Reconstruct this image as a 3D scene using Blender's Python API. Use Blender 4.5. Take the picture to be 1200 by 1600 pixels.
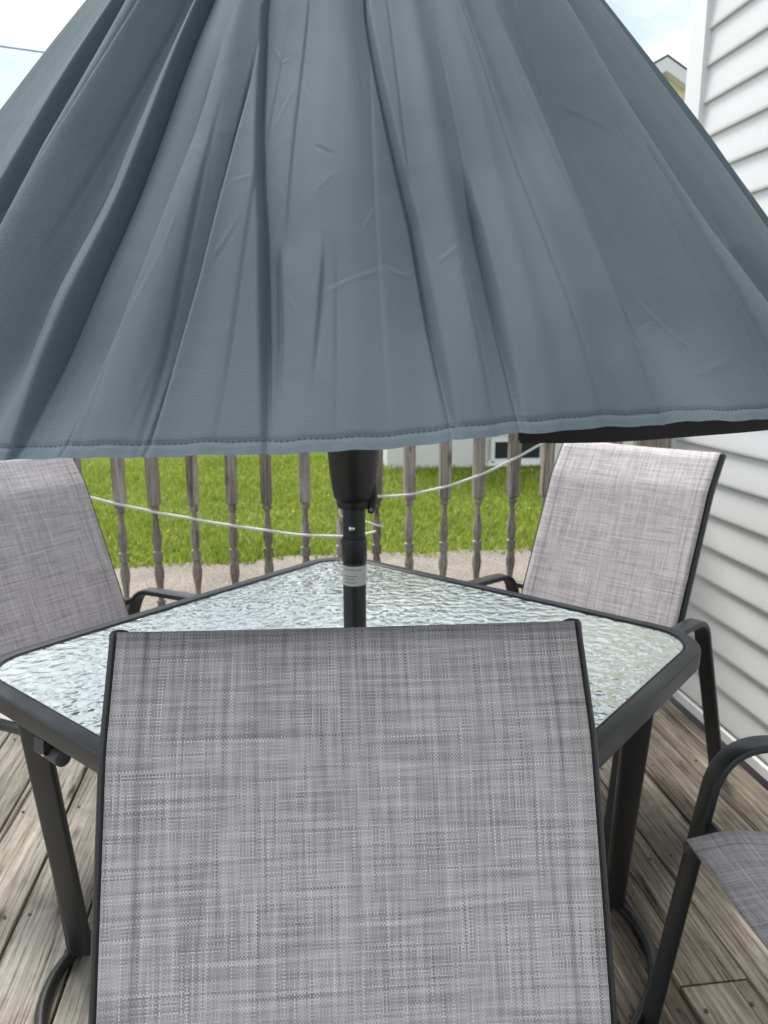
import bpy, math, random
import numpy as np
from mathutils import Vector, Matrix, noise as mnoise

for o in list(bpy.data.objects):
    bpy.data.objects.remove(o, do_unlink=True)
scene = bpy.context.scene
col = scene.collection
R = math.radians
rnd = random.Random(7)

# ------------------------------------------------------------------ camera
cam_d = bpy.data.cameras.new('camera')
cam = bpy.data.objects.new('camera', cam_d)
col.objects.link(cam)
cam.location = (0, 0, 1.24)
cam.rotation_euler = (R(90 - 12.2), 0, R(-7.5))
cam_d.sensor_fit = 'VERTICAL'
cam_d.sensor_height = 24
cam_d.lens = 18.0
cam_d.clip_start = 0.02
cam_d.clip_end = 2000
cam_d.dof.use_dof = True
cam_d.dof.focus_distance = 0.80
cam_d.dof.aperture_fstop = 8.0
scene.camera = cam

# ------------------------------------------------------------------ world, sun, exposure
SUN_EL, SUN_AZ = 62.0, 336.0          # azimuth: direction the light comes from, degrees from +Y clockwise
world = bpy.data.worlds.new('World')
scene.world = world
world.use_nodes = True
nt = world.node_tree
nt.nodes.clear()
n_out = nt.nodes.new('ShaderNodeOutputWorld')
n_bg = nt.nodes.new('ShaderNodeBackground')
n_bg.inputs[1].default_value = 0.071
sky = nt.nodes.new('ShaderNodeTexSky')
sky.sky_type = 'NISHITA'
sky.sun_disc = False
sky.sun_elevation = R(SUN_EL)
sky.sun_rotation = R(SUN_AZ)
sky.dust_density = 1.5
tc = nt.nodes.new('ShaderNodeTexCoord')
mp = nt.nodes.new('ShaderNodeMapping')
mp.inputs['Scale'].default_value = (1.6, 1.6, 3.2)
mp.inputs['Location'].default_value = (3.1, 0.2, 1.2)
cn = nt.nodes.new('ShaderNodeTexNoise')
cn.inputs['Scale'].default_value = 1.7
cn.inputs['Detail'].default_value = 7
cn.inputs['Roughness'].default_value = 0.55
cr = nt.nodes.new('ShaderNodeValToRGB')
cr.color_ramp.elements[0].position = 0.30
cr.color_ramp.elements[0].color = (0.42, 0.42, 0.42, 1)
cr.color_ramp.elements[1].position = 0.62
cr.color_ramp.elements[1].color = (1, 1, 1, 1)
cc = nt.nodes.new('ShaderNodeValToRGB')
cc.color_ramp.elements[0].position = 0.35
cc.color_ramp.elements[0].color = (3.7, 4.5, 5.6, 1)
cc.color_ramp.elements[1].position = 0.66
cc.color_ramp.elements[1].color = (9.8, 9.9, 10.0, 1)
mx = nt.nodes.new('ShaderNodeMix')
mx.data_type = 'RGBA'
L = nt.links.new
L(tc.outputs['Generated'], mp.inputs[0])
L(mp.outputs[0], cn.inputs['Vector'])
L(cn.outputs['Fac'], cr.inputs[0])
L(cn.outputs['Fac'], cc.inputs[0])
L(cr.outputs[0], mx.inputs['Factor'])
L(sky.outputs[0], mx.inputs['A'])
L(cc.outputs[0], mx.inputs['B'])
L(mx.outputs['Result'], n_bg.inputs[0])
L(n_bg.outputs[0], n_out.inputs[0])

sun_d = bpy.data.lights.new('sun', 'SUN')
sun_d.energy = 2.1
sun_d.angle = R(24)
sun_d.color = (1.0, 0.965, 0.91)
sun = bpy.data.objects.new('sun', sun_d)
col.objects.link(sun)
_az, _el = R(SUN_AZ), R(SUN_EL)
_dir = Vector((math.sin(_az) * math.cos(_el), math.cos(_az) * math.cos(_el), math.sin(_el)))
sun.rotation_euler = _dir.to_track_quat('Z', 'Y').to_euler()
sun.location = (-3, -3, 8)

scene.render.engine = 'CYCLES'
scene.view_settings.view_transform = 'Standard'
scene.view_settings.look = 'None'
scene.view_settings.gamma = 1
scene.view_settings.use_curve_mapping = False
scene.view_settings.exposure = 1.38
scene.cycles.max_bounces = 10
scene.cycles.transparent_max_bounces = 12

# ------------------------------------------------------------------ mesh helpers
class MB:
    def __init__(s):
        s.v = []; s.f = []; s.uv = None
    def add(s, vs, fs):
        b = len(s.v)
        s.v.extend([tuple(p) for p in vs])
        s.f.extend([tuple(i + b for i in f) for f in fs])
        return s
    def box(s, c, d, rz=0.0, ry=0.0, bev=0.0):
        x, y, z = d[0] / 2, d[1] / 2, d[2] / 2
        M = Matrix.Translation(c) @ Matrix.Rotation(rz, 4, 'Z') @ Matrix.Rotation(ry, 4, 'Y')
        if bev <= 0:
            vs = [M @ Vector((sx * x, sy * y, sz * z)) for sx in (-1, 1) for sy in (-1, 1) for sz in (-1, 1)]
            fs = [(0, 1, 3, 2), (4, 6, 7, 5), (0, 4, 5, 1), (2, 3, 7, 6), (0, 2, 6, 4), (1, 5, 7, 3)]
            return s.add(vs, fs)
        b = bev
        loops = []
        for (zz, ins) in ((-z, b), (-z + b, 0), (z - b, 0), (z, b)):
            lx, ly = x - ins, y - ins
            loops.append([M @ Vector(p + (zz,)) for p in ((-lx + b * .0, -ly), (lx, -ly), (lx, ly), (-lx, ly))])
        vs = [p for l in loops for p in l]
        fs = [(3, 2, 1, 0), (12, 13, 14, 15)]
        for k in range(3):
            for i in range(4):
                a, c2 = k * 4 + i, k * 4 + (i + 1) % 4
                fs.append((a, c2, c2 + 4, a + 4))
        return s.add(vs, fs)
    def lathe(s, prof, segs=24, o=(0, 0, 0), square_below=None):
        vs = []; fs = []
        for (r, z) in prof:
            for k in range(segs):
                a = 2 * math.pi * k / segs
                vs.append((o[0] + r * math.cos(a), o[1] + r * math.sin(a), o[2] + z))
        n = len(prof)
        for i in range(n - 1):
            for k in range(segs):
                k2 = (k + 1) % segs
                fs.append((i * segs + k, i * segs + k2, (i + 1) * segs + k2, (i + 1) * segs + k))
        fs.append(tuple(range(segs - 1, -1, -1)))
        fs.append(tuple((n - 1) * segs + k for k in range(segs)))
        return s.add(vs, fs)
    def sweep(s, path, prof, side=None, closed=False, cap=True, scale=None):
        P = [Vector(p) for p in path]
        n = len(P); m = len(prof)
        vs = []
        T = []
        for i in range(n):
            if closed:
                t = P[(i + 1) % n] - P[i - 1]
            else:
                t = P[min(i + 1, n - 1)] - P[max(i - 1, 0)]
            T.append(t.normalized())
        if side is None:
            up = Vector((0, 0, 1))
            if abs(T[0].dot(up)) > .95: up = Vector((0, 1, 0))
            sd = T[0].cross(up).normalized()
        else:
            sd = Vector(side)
        for i in range(n):
            if side is None:
                sd = (sd - T[i] * sd.dot(T[i])).normalized()
            nn = sd.cross(T[i]).normalized()
            k = scale[i] if scale else 1.0
            for (a, b) in prof:
                vs.append(P[i] + sd * a * k + nn * b * k)
        fs = []
        rng = n if closed else n - 1
        for i in range(rng):
            i2 = (i + 1) % n
            for j in range(m):
                j2 = (j + 1) % m
                fs.append((i * m + j, i * m + j2, i2 * m + j2, i2 * m + j))
        if not closed and cap:
            fs.append(tuple(range(m - 1, -1, -1)))
            fs.append(tuple((n - 1) * m + j for j in range(m)))
        return s.add(vs, fs)
    def build(s, name, mat, parent=None, angle=40, smooth=True):
        me = bpy.data.meshes.new(name)
        me.from_pydata(s.v, [], s.f)
        if s.uv is not None:
            uvl = me.uv_layers.new(name='UVMap')
            idx = np.zeros(len(me.loops), dtype=np.int32)
            me.loops.foreach_get('vertex_index', idx)
            uvl.data.foreach_set('uv', np.asarray(s.uv, dtype=np.float32)[idx].ravel())
        if smooth:
            me.shade_smooth()
            me.set_sharp_from_angle(angle=R(angle))
        me.update()
        if mat: me.materials.append(mat)
        o = bpy.data.objects.new(name, me)
        col.objects.link(o)
        if parent: o.parent = parent
        return o

def ell(a, b, n=14):
    return [(a * math.cos(2 * math.pi * i / n), b * math.sin(2 * math.pi * i / n)) for i in range(n)]

def rrect(w, h, r, n=4):
    out = []
    for (cx, cy, a0) in ((w / 2 - r, h / 2 - r, 0), (-w / 2 + r, h / 2 - r, 90), (-w / 2 + r, -h / 2 + r, 180), (w / 2 - r, -h / 2 + r, 270)):
        for i in range(n + 1):
            a = R(a0 + 90 * i / n)
            out.append((cx + r * math.cos(a), cy + r * math.sin(a)))
    return out

def fillet(pts, rad, n=8, seg=None):
    P = [Vector(p) for p in pts]
    out = [P[0]]
    for i in range(1, len(P) - 1):
        r = rad[i - 1] if isinstance(rad, (list, tuple)) else rad
        a = (P[i - 1] - P[i]); b = (P[i + 1] - P[i])
        la, lb = a.length, b.length
        a.normalize(); b.normalize()
        ang = a.angle(b)
        d = min(r / math.tan(ang / 2), la * .49, lb * .49)
        p0 = P[i] + a * d; p1 = P[i] + b * d
        for k in range(n + 1):
            t = k / n
            out.append(p0 * (1 - t) ** 2 + P[i] * 2 * t * (1 - t) + p1 * t * t)
    out.append(P[-1])
    if seg:
        res = [out[0]]
        for q in out[1:]:
            l = (q - res[-1]).length
            k = max(1, int(l / seg)); p = res[-1]
            for j in range(1, k + 1): res.append(p.lerp(q, j / k))
        out = res
    return out

def tag(o, label=None, cat=None, group=None, kind=None):
    if label: o['label'] = label
    if cat: o['category'] = cat
    if group: o['group'] = group
    if kind: o['kind'] = kind
    return o

def empty(name, loc=(0, 0, 0), rz=0.0):
    o = bpy.data.objects.new(name, None)
    o.location = loc; o.rotation_euler = (0, 0, rz)
    o.empty_display_size = .1
    col.objects.link(o)
    return o

def copy_tree(o, parent=None):
    c = o.copy(); col.objects.link(c); c.parent = parent
    for ch in o.children: copy_tree(ch, c)
    return c

# ------------------------------------------------------------------ material helpers
class NT:
    def __init__(s, name):
        s.m = bpy.data.materials.new(name); s.m.use_nodes = True
        s.t = s.m.node_tree; s.b = s.t.nodes['Principled BSDF']
        s.out = s.t.nodes['Material Output']
    def n(s, typ, **kw):
        nd = s.t.nodes.new('ShaderNode' + typ)
        for k, v in kw.items(): setattr(nd, k, v)
        return nd
    def link(s, a, b): s.t.links.new(a, b)
    def set(s, nd, **kw):
        for k, v in kw.items(): nd.inputs[k.replace('_', ' ')].default_value = v
        return nd
    def coord(s, kind='Object', scale=(1, 1, 1), loc=(0, 0, 0), rot=(0, 0, 0), rand=False):
        tcn = s.n('TexCoord'); m = s.n('Mapping')
        m.inputs['Scale'].default_value = scale
        m.inputs['Location'].default_value = loc
        m.inputs['Rotation'].default_value = rot
        src = tcn.outputs[kind]
        if rand:
            oi = s.n('ObjectInfo'); mul = s.n('Math', operation='MULTIPLY'); mul.inputs[1].default_value = 37.0
            s.link(oi.outputs['Random'], mul.inputs[0])
            va = s.n('VectorMath', operation='ADD')
            s.link(src, va.inputs[0]); s.link(mul.outputs[0], va.inputs[1]); src = va.outputs[0]
        s.link(src, m.inputs[0])
        return m.outputs[0]
    def noise(s, vec, scale=5, detail=4, rough=.55, dist=0):
        nd = s.n('TexNoise'); s.set(nd, Scale=scale, Detail=detail, Roughness=rough, Distortion=dist)
        s.link(vec, nd.inputs['Vector']); return nd.outputs['Fac']
    def ramp(s, fac, stops):
        r = s.n('ValToRGB'); e = r.color_ramp.elements
        while len(e) < len(stops): e.new(.5)
        for i, (p, c) in enumerate(stops):
            e[i].position = p
            e[i].color = (c, c, c, 1) if isinstance(c, (int, float)) else (c[0], c[1], c[2], 1)
        s.link(fac, r.inputs[0]); return r.outputs[0]
    def mix(s, fac, a, b, blend='MIX'):
        m = s.n('Mix', data_type='RGBA', blend_type=blend)
        for v, k in ((fac, 'Factor'), (a, 'A'), (b, 'B')):
            if hasattr(v, 'links'): s.link(v, m.inputs[k])
            else: m.inputs[k].default_value = v if k == 'Factor' else (v if isinstance(v, (tuple, list)) and len(v) == 4 else (v[0], v[1], v[2], 1) if isinstance(v, (tuple, list)) else (v, v, v, 1))
        return m.outputs['Result']
    def math(s, op, a, b=None, c=None):
        m = s.n('Math', operation=op)
        for i, v in enumerate((a, b, c)):
            if v is None: continue
            if hasattr(v, 'links'): s.link(v, m.inputs[i])
            else: m.inputs[i].default_value = v
        return m.outputs[0]
    def bump(s, h, strength=.3, dist=.01, normal=None):
        b = s.n('Bump'); s.set(b, Strength=strength, Distance=dist)
        s.link(h, b.inputs['Height'])
        if normal is not None: s.link(normal, b.inputs['Normal'])
        s.link(b.outputs[0], s.b.inputs['Normal']); return b.outputs[0]
    def base(s, c, rough=.6, metal=0, spec=.5):
        if hasattr(c, 'links'): s.link(c, s.b.inputs['Base Color'])
        else: s.b.inputs['Base Color'].default_value = (c[0], c[1], c[2], 1)
        if hasattr(rough, 'links'): s.link(rough, s.b.inputs['Roughness'])
        else: s.b.inputs['Roughness'].default_value = rough
        s.b.inputs['Metallic'].default_value = metal
        s.b.inputs['Specular IOR Level'].default_value = spec
        return s

def mat_metal(name, c, rough=.42):
    t = NT(name); v = t.coord(scale=(1, 1, 1), rand=True)
    f = t.noise(v, 9, 5)
    t.base(t.mix(f, [x * .8 for x in c], [x * 1.2 for x in c]), t.ramp(f, [(.3, rough - .06), (.7, rough + .1)]))
    t.bump(t.noise(v, 900, 2), .08, .001)
    return t.m

def mat_plain(name, c, rough=.5, var=.12, sc=12, bumpsc=None, bs=.1):
    t = NT(name); v = t.coord(rand=True); f = t.noise(v, sc, 5)
    t.base(t.mix(f, [x * (1 - var) for x in c], [min(1, x * (1 + var)) for x in c]), rough)
    if bumpsc: t.bump(t.noise(v, bumpsc, 3), bs, .002)
    return t.m

M = {}
M['frame'] = mat_metal('charcoal_powder_coat', (.017, .019, .021), .38)
M['black_plastic'] = mat_plain('black_plastic', (.012, .012, .013), .38, .2, 20, 700, .06)
M['grey_plastic'] = mat_plain('grey_plastic', (.055, .06, .065), .5, .15, 30, 500, .08)
M['chrome'] = NT('chrome').base((.75, .75, .75), .15, 1.0).m
M['label'] = mat_plain('label_paper', (.72, .72, .70), .45, .04, 30)
M['ink'] = mat_plain('ink', (.18, .18, .19), .6, .1)
M['cord'] = mat_plain('white_cord', (.78, .78, .74), .55, .08, 60, 400, .3)

def mat_canopy():
    t = NT('slate_polyester')
    uv = t.coord('UV')
    sep = t.n('SeparateXYZ'); t.link(uv, sep.inputs[0])
    wv = t.math('SINE', t.math('MULTIPLY', sep.outputs[0], 2 * math.pi / .0022))
    wh = t.math('SINE', t.math('MULTIPLY', sep.outputs[1], 2 * math.pi / .0022))
    w = t.math('MULTIPLY', wv, wh)
    st = t.coord('UV', scale=(70, 620, 1)); st2 = t.coord('UV', scale=(620, 70, 1))
    th = t.math('ADD', t.noise(st, 1, 2), t.noise(st2, 1, 2))
    big = t.noise(t.coord('Object'), 3.0, 5)
    c = t.mix(big, (.088, .116, .133), (.106, .137, .155))
    c = t.mix(t.ramp(th, [(.35, 0.0), (.65, 1.0)]), t.mix(1, c, (.76, .76, .76), 'MULTIPLY'), t.mix(1, c, (1.22, 1.22, 1.22), 'MULTIPLY'))
    t.base(c, .78, 0, .18)
    t.b.inputs['Sheen Weight'].default_value = .06
    t.b.inputs['Sheen Roughness'].default_value = .4
    h = t.math('ADD', t.math('MULTIPLY', w, .35), t.math('MULTIPLY', th, 1.0))
    b1 = t.bump(h, .34, .0008)
    cr_ = t.noise(t.coord('Object', scale=(1, 1, .8)), 9, 3, .5, 1.2)
    t.bump(cr_, .10, .02, b1)
    tr = t.n('BsdfTranslucent'); tr.inputs[0].default_value = (.10, .145, .17, 1)
    ms = t.n('MixShader'); ms.inputs[0].default_value = .22
    t.link(t.b.outputs[0], ms.inputs[1]); t.link(tr.outputs[0], ms.inputs[2]); t.link(ms.outputs[0], t.out.inputs[0])
    return t.m
M['canopy'] = mat_canopy()
M['black_fabric'] = mat_plain('black_fabric', (.004, .004, .0045), .7, .2, 40, 600, .2)

def mat_sling():
    t = NT('woven_sling')
    uv = t.coord('UV'); sep = t.n('SeparateXYZ'); t.link(uv, sep.inputs[0])
    p = .0016
    U = t.math('DIVIDE', sep.outputs[0], p); V = t.math('DIVIDE', sep.outputs[1], p)
    iu = t.math('FLOOR', U); iv = t.math('FLOOR', V)
    par = t.math('MODULO', t.math('ABSOLUTE', t.math('ADD', iu, iv)), 2.0)
    def thread(idx, along, seed):
        cv = t.n('CombineXYZ'); t.link(t.math('MULTIPLY', idx, 7.13), cv.inputs[0]); t.link(t.math('MULTIPLY', along, .013), cv.inputs[1])
        cv.inputs[2].default_value = seed
        a = t.noise(cv.outputs[0], 1.0, 2, .6)
        cv2 = t.n('CombineXYZ'); t.link(t.math('MULTIPLY', idx, .30), cv2.inputs[0]); t.link(t.math('MULTIPLY', along, .009), cv2.inputs[1])
        cv2.inputs[2].default_value = seed + 5
        b = t.noise(cv2.outputs[0], 1.0, 3, .65)
        return t.math('ADD', t.math('MULTIPLY', a, .68), t.math('MULTIPLY', b, .46))
    wa = thread(iu, V, 1.0); we = thread(iv, U, 9.0)
    wm = t.mix(par, wa, we)
    colr = t.ramp(wm, [(.36, (.15, .134, .138)), (.50, (.345, .315, .322)), (.60, (.54, .502, .508)), (.76, (.80, .765, .76))])
    # thread rounding and dark pores between the threads
    fu = t.math('SUBTRACT', t.math('FRACT', U), .5); fv = t.math('SUBTRACT', t.math('FRACT', V), .5)
    du = t.math('MULTIPLY', fu, fu); dv = t.math('MULTIPLY', fv, fv)
    pore = t.ramp(t.math('ADD', du, dv), [(.18, 1.0), (.45, .40)])
    # stitched side seams
    au = t.math('ABSOLUTE', sep.outputs[0])
    seam = t.math('ABSOLUTE', t.math('SUBTRACT', au, .205))
    sm = t.ramp(seam, [(.0004, .66), (.0012, 1.0)])
    c = t.mix(1, colr, pore, 'MULTIPLY'); c = t.mix(1, c, sm, 'MULTIPLY')
    t.base(c, .6, 0, .35)
    h = t.math('SUBTRACT', 1.0, t.math('MULTIPLY', t.math('ADD', du, dv), 2.0))
    t.bump(h, .5, .0009)
    return t.m
M['sling'] = mat_sling()

def mat_wood(name, ramp_stops, axis='Y', crack=.85, bs=.6):
    t = NT(name)
    sc = {'Y': (34, 1.3, 34), 'X': (1.3, 34, 34), 'Z': (34, 34, 1.6)}[axis]
    sf = {'Y': (260, 5, 260), 'X': (5, 260, 260), 'Z': (260, 260, 7)}[axis]
    v = t.coord('Object', rand=True, scale=sc)
    vf = t.coord('Object', rand=True, scale=sf)
    v0 = t.coord('Object', rand=True)
    warp = t.noise(v0, 3.0, 3)
    g = t.noise(v, 1, 6, .62, 1.3)
    gf = t.noise(vf, 1, 4, .65)
    big = t.noise(v0, 1.8, 4, .6)
    oi = t.n('ObjectInfo')
    tone = t.math('ADD', t.math('MULTIPLY', g, .55), t.math('ADD', t.math('MULTIPLY', gf, .33), t.math('MULTIPLY', big, .28)))
    c = t.ramp(tone, ramp_stops)
    c = t.mix(1, c, t.ramp(oi.outputs['Random'], [(0, (.80, .78, .75)), (.5, (1, 1, 1)), (1, (1.12, 1.10, 1.05))]), 'MULTIPLY')
    streak = t.noise(t.coord('Object', rand=True, scale=tuple(q * 2.3 for q in sc)), 1, 5, .7, .6)
    c = t.mix(t.ramp(streak, [(.54, 0.0), (.70, .38)]), c, t.mix(1, c, (1.7, 1.68, 1.62), 'MULTIPLY'))
    dirt = t.noise(v0, 7.0, 5, .7)
    c = t.mix(t.ramp(dirt, [(.50, 0.0), (.72, .65)]), c, t.mix(1, c, (.52, .47, .42), 'MULTIPLY'))
    kn = t.n('TexVoronoi'); kn.inputs['Scale'].default_value = 1.0
    t.link(t.coord('Object', rand=True, scale={'Y': (7.5, 2.6, 3), 'X': (2.6, 7.5, 3), 'Z': (7, 7, 3)}[axis]), kn.inputs['Vector'])
    kf = t.ramp(kn.outputs['Distance'], [(.035, .30), (.075, .62), (.12, 1.0)])
    c = t.mix(1, c, kf, 'MULTIPLY')
    ck = t.ramp(g, [(.33, .10), (.40, 1.0)])
    c = t.mix(crack, c, t.mix(1, c, ck, 'MULTIPLY'))
    ck2 = t.ramp(gf, [(.36, .30), (.46, 1.0)])
    c = t.mix(.8, c, t.mix(1, c, ck2, 'MULTIPLY'))
    t.base(c, .82, 0, .25)
    h = t.math('ADD', t.math('MULTIPLY', g, .7), t.math('MULTIPLY', gf, .6))
    t.bump(h, bs * 1.5, .006)
    return t.m
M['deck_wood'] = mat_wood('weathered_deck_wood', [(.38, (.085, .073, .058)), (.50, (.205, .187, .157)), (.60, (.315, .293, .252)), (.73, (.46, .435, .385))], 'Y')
M['deck_wood_dark'] = mat_wood('dark_deck_wood', [(.38, (.036, .029, .022)), (.52, (.115, .098, .077)), (.61, (.195, .172, .14)), (.74, (.40, .37, .32))], 'Y')  # deck wood in a darker set of tones
M['rail_wood'] = mat_wood('grey_railing_wood', [(.36, (.13, .102, .077)), (.50, (.26, .225, .19)), (.62, (.38, .345, .305)), (.76, (.54, .51, .465))], 'Z', .5, .35)
M['rail_wood_x'] = mat_wood('grey_rail_beam_wood', [(.36, (.085, .066, .05)), (.50, (.17, .145, .12)), (.62, (.255, .23, .2)), (.76, (.37, .345, .31))], 'X', .5, .35)

def mat_siding(name, c):
    t = NT(name); v = t.coord('Object', rand=True)
    f = t.noise(v, 2.2, 5); g = t.noise(t.coord('Object', scale=(3, 3, 60)), 1, 4)
    d = t.noise(v, 60, 4)
    cc_ = t.mix(f, [x * .95 for x in c], c)
    cc_ = t.mix(t.ramp(d, [(.60, 0.0), (.78, .16)]), cc_, (.35, .33, .29))
    t.base(cc_, .42, 0, .4)
    t.bump(t.math('ADD', t.noise(t.coord('Object', scale=(60, 8, 220)), 1, 3), t.math('MULTIPLY', g, .5)), .06, .002)
    return t.m
M['siding'] = mat_siding('white_vinyl', (.72, .725, .715))
M['trim'] = mat_siding('white_trim', (.74, .74, .73))
M['yellow'] = mat_siding('pale_yellow_vinyl', (.80, .76, .52))
M['foundation'] = mat_plain('white_foundation', (.70, .69, .64), .8, .10, 5, 30, .3)
M['roof'] = mat_plain('dark_shingle', (.09, .085, .085), .9, .3, 30, 60, .4)
M['dark_glass'] = NT('dark_window').base((.03, .035, .04), .08).m

def mat_ground():
    t = NT('lawn_soil'); v = t.coord('Object')
    f = t.noise(v, 1.3, 5); g = t.noise(v, 34, 5, .7)
    c = t.mix(f, (.12, .18, .024), (.18, .25, .042))
    c = t.mix(t.ramp(g, [(.35, 0.0), (.7, 1.0)]), t.mix(1, c, (.6, .6, .6), 'MULTIPLY'), c)
    t.base(c, .9, 0, .1); t.bump(g, .8, .05)
    return t.m
def mat_grass():
    t = NT('grass_blades')
    g = t.n('NewGeometry'); f = g.outputs['Random Per Island']
    big = t.noise(t.coord('Object'), .9, 3)
    c = t.ramp(f, [(0, (.19, .25, .030)), (.45, (.29, .365, .055)), (.85, (.40, .46, .085)), (1.0, (.50, .48, .20))])
    c = t.mix(1, c, t.ramp(big, [(.3, (.78, .85, .7)), (.7, (1.15, 1.1, 1.0))]), 'MULTIPLY')
    t.base(c, .6, 0, .25)
    tr = t.n('BsdfTranslucent'); t.link(c, tr.inputs[0])
    ms = t.n('MixShader'); ms.inputs[0].default_value = .35
    t.link(t.b.outputs[0], ms.inputs[1]); t.link(tr.outputs[0], ms.inputs[2]); t.link(ms.outputs[0], t.out.inputs[0])
    return t.m
def mat_drive():
    t = NT('worn_gravel_asphalt'); v = t.coord('Object')
    f = t.noise(v, 1.1, 5, .6); g = t.noise(v, 55, 4, .75); w = t.n('TexVoronoi'); w.inputs['Scale'].default_value = 70; t.link(v, w.inputs['Vector'])
    c = t.mix(t.ramp(f, [(.35, 0.0), (.65, 1.0)]), (.27, .235, .195), (.44, .39, .33))
    c = t.mix(t.ramp(g, [(.4, .8), (.62, 0.0)]), c, (.12, .105, .09))
    c = t.mix(.3, c, w.outputs['Color'], 'OVERLAY') if False else c
    t.base(c, .95, 0, .15); t.bump(t.math('ADD', g, w.outputs['Distance']), .6, .02)
    return t.m
M['ground'] = mat_ground(); M['grass'] = mat_grass(); M['drive'] = mat_drive()

def mat_glass():
    t = NT('pebbled_table_glass')
    v = t.coord('Object', scale=(1, 1, 1))
    vs = t.coord('Object', scale=(1.0, 1.0, .01), rot=(0, 0, R(43)))
    a = t.noise(vs, 62, 2, .45, .7)
    vo = t.n('TexVoronoi', feature='SMOOTH_F1'); vo.inputs['Scale'].default_value = 48; vo.inputs['Smoothness'].default_value = .8
    t.link(vs, vo.inputs['Vector'])
    h = t.math('ADD', t.math('MULTIPLY', a, 1.0), t.math('MULTIPLY', vo.outputs['Distance'], .8))
    bp = t.n('Bump'); t.set(bp, Strength=.72, Distance=.0034); t.link(h, bp.inputs['Height'])
    gl = t.n('BsdfGlossy'); gl.inputs['Roughness'].default_value = .15; gl.inputs['Color'].default_value = (.93, .97, .91, 1)
    t.link(bp.outputs[0], gl.inputs['Normal'])
    rf = t.n('BsdfRefraction'); rf.inputs['Roughness'].default_value = .22; rf.inputs['IOR'].default_value = 1.12; rf.inputs['Color'].default_value = (.80, .87, .83, 1)
    t.link(bp.outputs[0], rf.inputs['Normal'])
    tr = t.n('BsdfTransparent'); tr.inputs['Color'].default_value = (.75, .82, .78, 1)
    m0 = t.n('MixShader'); m0.inputs[0].default_value = .35
    t.link(rf.outputs[0], m0.inputs[1]); t.link(tr.outputs[0], m0.inputs[2])
    tl_ = t.n('BsdfTranslucent'); tl_.inputs[0].default_value = (.85, .92, .89, 1)
    df_ = t.n('BsdfDiffuse'); df_.inputs[0].default_value = (.80, .86, .84, 1); t.link(bp.outputs[0], df_.inputs['Normal'])
    m3 = t.n('MixShader'); m3.inputs[0].default_value = .5
    t.link(tl_.outputs[0], m3.inputs[1]); t.link(df_.outputs[0], m3.inputs[2])
    m2 = t.n('MixShader'); m2.inputs[0].default_value = .24
    t.link(m0.outputs[0], m2.inputs[1]); t.link(m3.outputs[0], m2.inputs[2]); m0 = m2
    fr = t.n('Fresnel'); fr.inputs['IOR'].default_value = 1.6; t.link(bp.outputs[0], fr.inputs['Normal'])
    ff = t.math('MINIMUM', t.math('ADD', t.math('MULTIPLY', fr.outputs[0], 3.0), .22), .95)
    m1 = t.n('MixShader'); t.link(ff, m1.inputs[0]); t.link(m0.outputs[0], m1.inputs[1]); t.link(gl.outputs[0], m1.inputs[2])
    t.link(m1.outputs[0], t.out.inputs[0])
    return t.m
M['glass'] = mat_glass()

# ------------------------------------------------------------------ setting: ground, driveway, deck
GZ = -0.50
g = MB().add([(-600, -600, GZ), (600, -600, GZ), (600, 600, GZ), (-600, 600, GZ)], [(0, 1, 2, 3)]).build('lawn_ground', M['ground'], smooth=False)
tag(g, 'green lawn ground around the house', 'lawn', kind='structure')

def edge_y(x):
    return 6.25 + .10 * math.sin(x * 1.3 + .4) + .06 * math.sin(x * 3.7) + .05 * math.sin(x * 8.1 + 2)
xs = np.arange(-24, 24.01, .2)
vs = []; fs = []
for i, x in enumerate(xs):
    vs += [(x, -14.0, GZ + .006), (x, edge_y(x), GZ + .006)]
    if i: fs.append((2 * i - 2, 2 * i, 2 * i + 1, 2 * i - 1))
d = MB().add(vs, fs).build('driveway', M['drive'], smooth=False)
tag(d, 'worn tan gravel driveway beyond the railing', 'driveway', kind='structure')

def grass():
    rg = np.random.default_rng(3)
    n = 72000
    x = rg.uniform(-6.5, 7.5, n); yy = 6.1 + (rg.uniform(0, 1, n) ** 1.25) * 6.2
    ed = np.array([edge_y(a) for a in x])
    keep = (yy > ed - rg.uniform(0, .16, n)) & ~((x > 1.5) & (yy > 10.83))
    x = x[keep]; yy = yy[keep]; n = len(x)
    h = rg.uniform(.035, .085, n) * (1 + .5 * np.sin(x * 1.7 + yy * 2.3) * .5)
    a = rg.uniform(0, 2 * np.pi, n); w = rg.uniform(.004, .009, n)
    lx = rg.normal(0, .022, n); ly = rg.normal(0, .022, n)
    v = np.zeros((n, 5, 3))
    ca, sa = np.cos(a) * w, np.sin(a) * w
    v[:, 0] = np.c_[x - ca, yy - sa, np.full(n, GZ)]
    v[:, 1] = np.c_[x + ca, yy + sa, np.full(n, GZ)]
    v[:, 2] = np.c_[x + ca * .8 + lx * .4, yy + sa * .8 + ly * .4, GZ + h * .6]
    v[:, 3] = np.c_[x - ca * .8 + lx * .4, yy - sa * .8 + ly * .4, GZ + h * .6]
    v[:, 4] = np.c_[x + lx * 1.3, yy + ly * 1.3, GZ + h]
    b = np.arange(n) * 5
    quads = np.c_[b, b + 1, b + 2, b + 3]; tris = np.c_[b + 3, b + 2, b + 4]
    me = bpy.data.meshes.new('grass')
    me.from_pydata(v.reshape(-1, 3).tolist(), [], quads.tolist() + tris.tolist())
    me.materials.append(M['grass']); me.update()
    o = bpy.data.objects.new('grass', me); col.objects.link(o)
    tag(o, 'short bright green grass blades of the lawn', 'grass', kind='stuff')
grass()

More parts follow.
